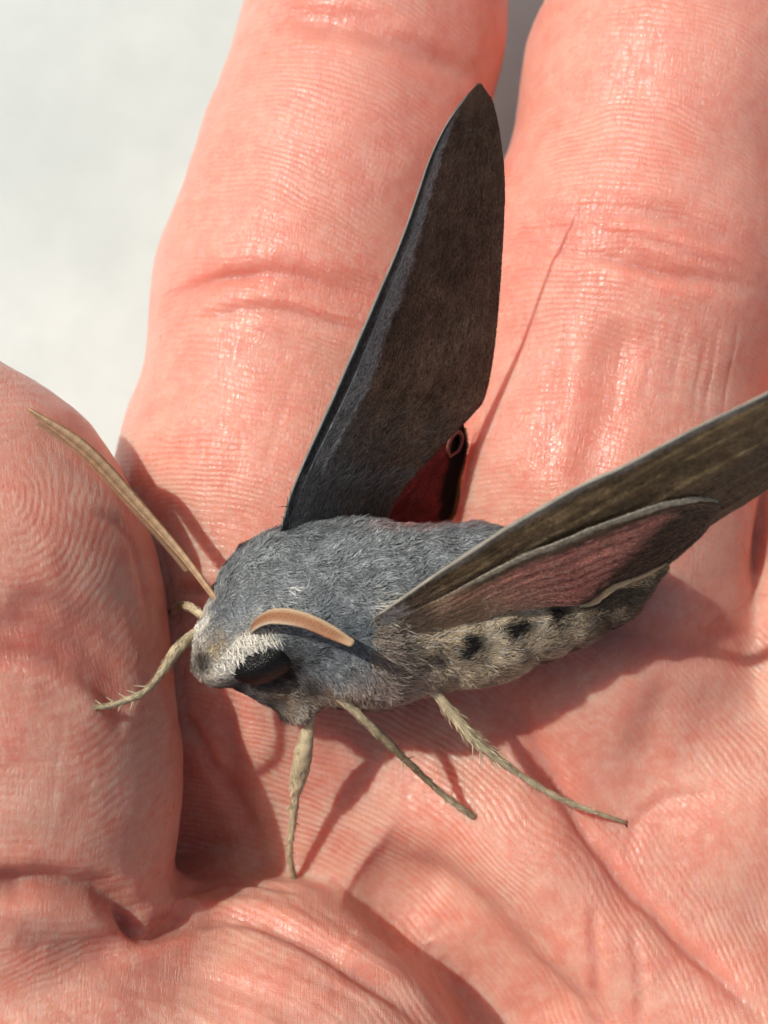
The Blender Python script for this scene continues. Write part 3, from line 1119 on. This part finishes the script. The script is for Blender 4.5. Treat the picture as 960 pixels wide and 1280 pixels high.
# ------------------------------------------------------------------ wings
def wing(name, lead, trail, colour, mat, parent, ns=150, nc=56, thick=.13, camber=.5, vein=.05, veins=9, out=1.0, wobble=1.0):
    Lp = arc_spline([M(*p) for p in lead], ns)
    Tp = arc_spline([M(*p) for p in trail], ns)
    s = np.linspace(0, 1, ns)[:, None, None]
    c = np.linspace(0, 1, nc)[None, :, None]
    G = Lp[:, None] * (1 - c) + Tp[:, None] * c
    du = np.gradient(G, axis=0)
    dv = np.gradient(G, axis=1)
    N = np.cross(du, dv)
    N /= np.linalg.norm(N, axis=2, keepdims=True) + 1e-9
    if N[ns // 2, nc // 2, 2] < 0:
        N = -N
    chord = np.linalg.norm(Lp - Tp, axis=1)[:, None]
    cam_ = camber * np.sin(np.pi * c[..., 0]) * np.clip(chord / 8, 0, 1)
    fade = np.clip(chord / 4, 0, 1) * sstep(1.0, .8, s[..., 0])
    rid = 0
    for q in range(veins):
        cq = (q + .6 + .5 * math.sin(q * 5.1)) / veins
        rid = rid + vein * np.exp(-((c[..., 0] - cq - .05 * np.sin(s[..., 0] * 4 + q)) / .016) ** 2) * fade * (.5 + .5 * math.sin(q * 3.7) ** 2)
    wob = (.10 * vnoise(G.reshape(-1, 3), .35) + .04 * vnoise(G.reshape(-1, 3), 1.1)).reshape(ns, nc) * fade * wobble
    G = G + N * (cam_ + rid + wob)[..., None] * out
    # ragged outer edge
    half = thick * .5 * np.minimum(1, 3.2 * np.minimum(c[..., 0], 1 - c[..., 0]) + .25)[..., None]
    V = np.concatenate([(G + N * half).reshape(-1, 3), (G - N * half).reshape(-1, 3)])
    i, j = np.meshgrid(np.arange(ns - 1), np.arange(nc - 1), indexing='ij')
    q = np.stack([i * nc + j, (i + 1) * nc + j, (i + 1) * nc + j + 1, i * nc + j + 1], -1).reshape(-1, 4)
    off = ns * nc
    q2 = q[:, ::-1] + off
    rim = []
    per = [a * nc for a in range(ns)] + [(ns - 1) * nc + b for b in range(1, nc)] + [a * nc + nc - 1 for a in range(ns - 2, -1, -1)] + [b for b in range(nc - 2, 0, -1)]
    per = np.array(per)
    nx = np.roll(per, -1)
    rim = np.stack([per, per + off, nx + off, nx], 1)
    o = mesh_obj(name, V, np.concatenate([q, q2, rim]), mat, parent)
    S2 = np.tile(np.broadcast_to(s[..., 0], (ns, nc)).ravel(), 2)
    C2 = np.tile(np.broadcast_to(c[..., 0], (ns, nc)).ravel(), 2)
    attr_c(o, 'pigment', np.clip(colour(V, S2, C2), .004, .85))
    attr_v(o, 'span_chord', np.stack([S2 * 34, C2 * 12, S2 * 0], 1))
    return o, G, N


def wing_mat(name, trans=.15):
    m, nt, bs = new_mat(name)
    a = attr_n(nt, 'pigment').outputs['Color']
    sc = attr_n(nt, 'span_chord').outputs['Vector']
    mp = nd(nt, 'Mapping')
    mp.inputs['Scale'].default_value = (.7, 9.0, 1)
    nt.links.new(sc, mp.inputs[0])
    st_ = noise_n(nt, mp.outputs[0], 4, .65, 1.0, .4)
    fine0 = noise_n(nt, obj_coord(nt, 1.0), 3, .7, 5.0)
    mp2 = nd(nt, 'Mapping')
    mp2.inputs['Scale'].default_value = (6.0, 10.0, 1)
    nt.links.new(sc, mp2.inputs[0])
    vr = nd(nt, 'TexVoronoi', i_Scale=1.0)
    nt.links.new(mp2.outputs[0], vr.inputs['Vector'])
    sep = nd(nt, 'SeparateColor')
    nt.links.new(vr.outputs['Color'], sep.inputs[0])
    fine = math_n(nt, 'ADD', math_n(nt, 'MULTIPLY', fine0, .55), math_n(nt, 'MULTIPLY', sep.outputs[0], .45))
    f = math_n(nt, 'ADD', math_n(nt, 'MULTIPLY', st_, .36), math_n(nt, 'MULTIPLY', fine, .64))
    cc = mixc(nt, 1.0, a, mixc(nt, maprange(nt, f, .34, .66, 0, 1), (.5, .48, .46), (1.5, 1.48, 1.45)), 'MULTIPLY')
    nt.links.new(cc, bs.inputs['Base Color'])
    bs.inputs['Roughness'].default_value = .62
    bs.inputs['Specular IOR Level'].default_value = .12
    bs.inputs['Sheen Weight'].default_value = .0
    h = math_n(nt, 'ADD', math_n(nt, 'MULTIPLY', st_, .5), math_n(nt, 'MULTIPLY', fine, .6))
    nrm = bump_n(nt, h, .6, .14)
    nt.links.new(nrm, bs.inputs['Normal'])
    if trans:
        tr = nd(nt, 'BsdfTranslucent')
        nt.links.new(cc, tr.inputs[0])
        mx = nd(nt, 'MixShader')
        mx.inputs[0].default_value = trans
        nt.links.new(bs.outputs[0], mx.inputs[1])
        nt.links.new(tr.outputs[0], mx.inputs[2])
        out = nt.nodes['Material Output']
        nt.links.new(mx.outputs[0], out.inputs['Surface'])
    return m


m_wing = wing_mat('forewing_scales', .10)
m_hind = wing_mat('hindwing_scales', .45)


def far_fore(V, s, c):
    n, n2 = vnoise(V, .5), vnoise(V, 1.7)
    C = np.tile(np.array([.135, .095, .066]), (len(V), 1)) * (1 + .35 * n + .3 * n2)[:, None]
    C = lerp(C, np.array([.150, .152, .145]), sstep(.42, .12, s + .35 * c + .06 * n))
    w = .20 - .10 * s + .02 * n2
    C = lerp(C, np.array([.32, .345, .335]), .9 * sstep(w + .04, w, c) * sstep(w * .30, w * .5, c) * sstep(1.0, .8, s))
    C = lerp(C, np.array([.06, .068, .07]), sstep(w * .45, w * .2, c))
    C = lerp(C, np.array([.15, .17, .17]), sstep(.02, .0, c))
    C = lerp(C, np.array([.13, .10, .065]), .8 * np.clip(np.exp(-((s - .86) / .03) ** 2) * (n2 > .1) * (c > .3) + np.exp(-((s - .74) / .02) ** 2) * (c > .8), 0, 1))
    return C


def far_hind(V, s, c):
    x, y = pix(V)
    C = np.tile(np.array([.27, .05, .05]), (len(V), 1)) * (1 + .25 * vnoise(V, 1.5))[:, None]
    edge = x - (548 + (640 - y) * .17)
    C = lerp(C, BLACK * .7, sstep(-3, 5, edge + 3 * vnoise(V, 1.2)))
    C = lerp(C, np.array([.45, .24, .12]), sstep(.93, .99, c) * sstep(.3, .5, s))
    return C


def near_fore(V, s, c):
    n, n2 = vnoise(V, .5), vnoise(V, 2.0)
    C = np.tile(np.array([.185, .132, .070]), (len(V), 1)) * (1 + .3 * n + .35 * n2)[:, None]
    C = lerp(C, np.array([.055, .043, .03]), .7 * sstep(.15, .35, c) * sstep(.62, .3, s))
    C = lerp(C, np.array([.24, .175, .11]), .7 * sstep(.32, .1, s) * sstep(.1, .25, c))
    C = lerp(C, np.array([.085, .068, .052]), .6 * sstep(.35, .6, c + .15 * n) * sstep(.4, .6, s))
    C = lerp(C, np.array([.36, .36, .33]), .9 * sstep(.07, .02, c))
    return C


def near_hind(V, s, c):
    x, y = pix(V)
    n, n2 = vnoise(V, .6), vnoise(V, 2.2)
    C = np.tile(np.array([.74, .345, .275]), (len(V), 1)) * (1 + .18 * n2)[:, None]
    vein = np.abs(np.sin(c * math.pi * 8.5 + .5 * n)) ** 12
    C = lerp(C, np.array([.30, .11, .095]), .8 * vein * sstep(.05, .25, s))
    C = lerp(C, np.array([.56, .42, .28]), sstep(.48, .14, s - .06 * n - .12 * (c - .5)))
    # dark band along the outer margin
    bx = x + (y - 650) * 1.02
    C = lerp(C, np.array([.085, .064, .046]) * 1.0, sstep(812, 848, bx + 9 * n2))
    C = lerp(C, np.array([.15, .105, .07]), sstep(.20, .10, c + .03 * n2) * sstep(.16, .3, s))
    C = lerp(C, np.array([.56, .52, .42]), .95 * sstep(.075, .045, c + .02 * n2) * sstep(.12, .3, s))
    return C


# the far wing is held edge-on to the sun: its plane holds the sun's direction
w0, w1 = M(350, 664, 9), M(600, 105, 12.0)
wn_ = np.cross(SUN, w1 - w0)


def on_plane(x, y, lift=0.0):
    lo_, hi_ = -15.0, 40.0
    f = lambda e: (M(x, y, e) - w0) @ wn_
    flo = f(lo_)
    for _ in range(50):
        mid = (lo_ + hi_) / 2
        if (f(mid) > 0) == (flo > 0):
            lo_ = mid
        else:
            hi_ = mid
    return (x, y, lo_ + lift)


fw = wing('forewing', [on_plane(*p) for p in ((350, 664), (368, 605), (415, 500), (465, 385), (505, 290), (540, 190), (570, 136), (597, 104))],
          [on_plane(*p) for p in ((480, 662), (503, 612, .9), (548, 562, 1.4), (590, 518, 1.3), (607, 492, 1.1), (619, 420, .5), (626, 330), (630, 235), (625, 175), (615, 128), (602, 104.5))],
          far_fore, m_wing, moth, camber=-.05, vein=.04, veins=8, wobble=.25, thick=.08)
fw[0]['label'] = 'raised dark brown forewing with a blue grey leading stripe'


def behind(x, y, lift):               # behind the forewing, clear of the finger
    e = on_plane(x, y)[2] + lift
    return (x, y, max(e, on_skin([(x, y)])[0][2] + .5))


hw = wing('hindwing', [behind(*p) for p in ((440, 650, -.5), (480, 612, -.6), (530, 560, -.6), (577, 524, -.6))],
          [behind(*p) for p in ((500, 668, -.6), (540, 658, -.8), (566, 648, -.9), (577, 600, -.9), (584, 560, -.8), (579, 527, -.7))],
          far_hind, m_hind, moth, ns=70, nc=40, camber=.1, vein=.05, veins=5)
hw[0]['label'] = 'deep red hindwing with a black edge behind the raised forewing'
v0, v1 = M(468, 772, 12.4), M(960, 488, 23.5)
vn_ = np.cross(SUN, v1 - v0)


def near_plane(x, y, lift=0.0):
    lo_, hi_ = -15.0, 45.0
    f = lambda e: (M(x, y, e) - v0) @ vn_
    flo = f(lo_)
    for _ in range(50):
        mid = (lo_ + hi_) / 2
        if (f(mid) > 0) == (flo > 0):
            lo_ = mid
        else:
            hi_ = mid
    return (x, y, lo_ + lift)


nfw = wing('forewing', [near_plane(*p) for p in ((466, 773), (520, 735), (560, 708), (640, 655), (740, 600), (850, 545), (960, 488), (1050, 450), (1110, 440))],
           [near_plane(*p) for p in ((490, 805), (560, 795), (650, 770), (760, 720), (850, 678), (905, 645), (960, 610), (1030, 560), (1080, 500), (1110, 441))],
           near_fore, m_wing, moth, camber=.25, vein=.15, veins=8)
nfw[0]['label'] = 'olive brown forewing seen from below, running out of the picture'
nhw = wing('hindwing', [near_plane(*p) for p in ((482, 782, .5), (560, 744, .8), (620, 710, 1.0), (700, 675, 1.1), (760, 650, 1.1), (830, 627, 1.0), (880, 623, .9), (905, 632, .6))],
           [near_plane(*p) for p in ((486, 812, .9), (530, 812, .9), (595, 787, .9), (645, 769, .9), (690, 757, .9), (728, 756, .9), (764, 737, .9), (800, 722, .9), (833, 706, .8), (874, 672, .7), (904, 634, .5))],
           near_hind, m_hind, moth, camber=.25, vein=.08, veins=9)
nhw[0]['label'] = 'pink hindwing with a dark brown outer band'


# fur over the wing roots, and the fringes of scales along the wing edges
def wing_hair(G, N, s_lo, s_hi, c_lo, c_hi, n, L, colour, lift=.18, spread=.35, sign=1):
    ns, nc = G.shape[:2]
    si = (rng.uniform(s_lo, s_hi, n) ** 1.0 * (ns - 2)).astype(int)
    ci = (rng.uniform(c_lo, c_hi, n) * (nc - 2)).astype(int)
    p = G[si, ci] + N[si, ci] * .09 * sign
    d = G[np.minimum(si + 3, ns - 1), ci] - G[si, ci]
    d /= np.linalg.norm(d, axis=1, keepdims=True) + 1e-9
    d += spread * rng.normal(size=d.shape) + spread * np.stack([vnoise(p + 7 * q, .9) for q in range(3)], 1)
    nn = N[si, ci] * sign
    d = tangent(d, nn)
    Lh = L * rng.uniform(.6, 1.2, n)
    C = np.asarray(colour(p, si / ns, ci / nc)) * rng.uniform(.6, 1.5, (n, 1))
    return ribbons(p, d, nn, Lh, rng.uniform(.03, .07, n), rng.uniform(.3, 1, n) * lift, C, .25 * rng.normal(size=n))


def add_hair(name, parent, *sets):
    vv, tt_, cc_ = [], [], []
    n0 = 0
    for v, t, c in sets:
        vv.append(v)
        tt_.append(t + n0)
        cc_.append(c)
        n0 += len(v)
    o = mesh_obj(name, np.concatenate(vv), np.concatenate(tt_), m_fur, parent)
    attr_c(o, 'pigment', np.clip(np.concatenate(cc_), .004, .85))
    o['kind'] = 'stuff'
    return o


def fringe(G, edge, n, L, colour):    # edge 1 = trailing side; scales sticking out past the edge
    ns, nc = G.shape[:2]
    t = rng.uniform(.03, .97, n) * (ns - 2)
    i = t.astype(int)
    j = nc - 1 if edge else 0
    p = G[i, j] + (G[i + 1, j] - G[i, j]) * (t - i)[:, None]
    d = G[i, j] - G[i, j - 4 if edge else 4]
    d /= np.linalg.norm(d, axis=1, keepdims=True) + 1e-9
    al = G[i + 1, j] - G[i, j]
    al /= np.linalg.norm(al, axis=1, keepdims=True) + 1e-9
    d = d + al * rng.normal(.35, .25, n)[:, None]
    d /= np.linalg.norm(d, axis=1, keepdims=True)
    nn = np.cross(al, d)
    nn /= np.linalg.norm(nn, axis=1, keepdims=True) + 1e-9
    C = np.tile(colour, (n, 1)) * rng.uniform(.6, 1.4, (n, 1))
    return ribbons(p - d * .05, d, nn, L * rng.uniform(.6, 1.2, n), np.full(n, .06), np.zeros(n), C)


const = lambda *c: (lambda p, s, c2: np.tile(np.array(c), (len(p), 1)))
add_hair('wing_fur', fw[0],
         wing_hair(fw[1], fw[2], 0, .14, 0, 1, 900, 1.0, const(.15, .16, .155)),
         wing_hair(fw[1], fw[2], .08, .30, .1, 1, 700, .7, const(.10, .098, .09)),
         wing_hair(fw[1], fw[2], .15, .9, .05, .98, 5200, .30, lambda p, s, c: far_fore(p, s, c) * 1.25, .12, .2),
         fringe(fw[1], 1, 3000, .16, (.10, .075, .055)))
add_hair('wing_fur', nfw[0],
         wing_hair(nfw[1], nfw[2], 0, .14, .05, .9, 700, 1.0, const(.24, .18, .12)),
         wing_hair(nfw[1], nfw[2], 0, .06, 0, .25, 260, 1.0, const(.50, .49, .45), .3),
         wing_hair(nfw[1], nfw[2], .1, .98, .04, .98, 5200, .30, lambda p, s, c: near_fore(p, s, c) * 1.25, .12, .2),
         fringe(nfw[1], 1, 2500, .18, (.16, .11, .07)))
add_hair('wing_fur', nhw[0],
         wing_hair(nhw[1], nhw[2], 0, .12, .02, 1, 700, 1.1, const(.27, .205, .15), .25),
         wing_hair(nhw[1], nhw[2], .06, .26, .25, 1, 700, 1.0, const(.36, .235, .15), .2),
         wing_hair(nhw[1], nhw[2], .15, .98, .1, .98, 5200, .28, lambda p, s, c: near_hind(p, s, c) * 1.2, .12, .2),
         fringe(nhw[1], 1, 1100, .34, (.16, .11, .075)),
         fringe(nhw[1], 0, 500, .18, (.50, .46, .37)))
add_hair('wing_fur', hw[0], fringe(hw[1], 1, 400, .3, (.42, .24, .13)))

# the stout front vein of each forewing, and a second pale one behind it on the far wing
def costa(w, c0, s0, s1, r, colour, sign=1):
    ns, nc = w[1].shape[:2]
    j = int(c0 * (nc - 1))
    i = np.linspace(s0 * (ns - 1), s1 * (ns - 1), 14).astype(int)
    path = w[1][i, j] + w[2][i, j] * r * .5 * sign
    o, *_ = tube('wing_vein', path, [r * .9, r, r, r * .8, r * .6, r * .25], [r * .9, r, r, r * .8, r * .6, r * .25], (.2, .3, 1), m_leg, w[0], nseg=90, nring=8,
                 colour=lambda V, a, t: np.tile(colour, (len(V), 1)) * (1 + .25 * vnoise(V, 2.5))[:, None], rough=.25)
    return o


costa(fw, 0.0, .02, .97, .09, (.20, .22, .21))
costa(fw, .09, .10, .90, .07, (.34, .37, .36))
costa(nfw, 0.0, .02, .98, .12, (.30, .28, .24))
# rolled pale rim at the inner corner of the near hindwing
q = [near_plane(*p) for p in ((724, 758, 1.2), (742, 753, 1.2), (760, 738, 1.3), (780, 728, 1.3), (805, 719, 1.2), (833, 704, 1.1))]
fold, *_ = tube('wing_fold', [M(*p) for p in q], [.10, .22, .24, .2, .18, .08], [.08, .15, .15, .14, .12, .06], (0, 1, .3), m_leg, nhw[0], nseg=50, nring=10,
                colour=lambda V, a, t: np.tile([.52, .40, .25], (len(V), 1)) * (1 + .2 * vnoise(V, 2))[:, None], rough=.3)
# rolled edge of the far hindwing
q = [behind(x, y, -.15) for x, y in ((563, 571), (560, 560), (565, 546), (573, 540), (577, 548), (573, 562), (563, 570))]
fold2, *_ = tube('wing_fold', [M(*p) for p in q], [.14, .2, .24, .24, .2, .14], [.1, .12, .14, .14, .12, .1], (.3, 0, 1), m_leg, hw[0], nseg=50, nring=10,
                 colour=lambda V, a, t: np.tile([.34, .13, .11], (len(V), 1)))
print('done')
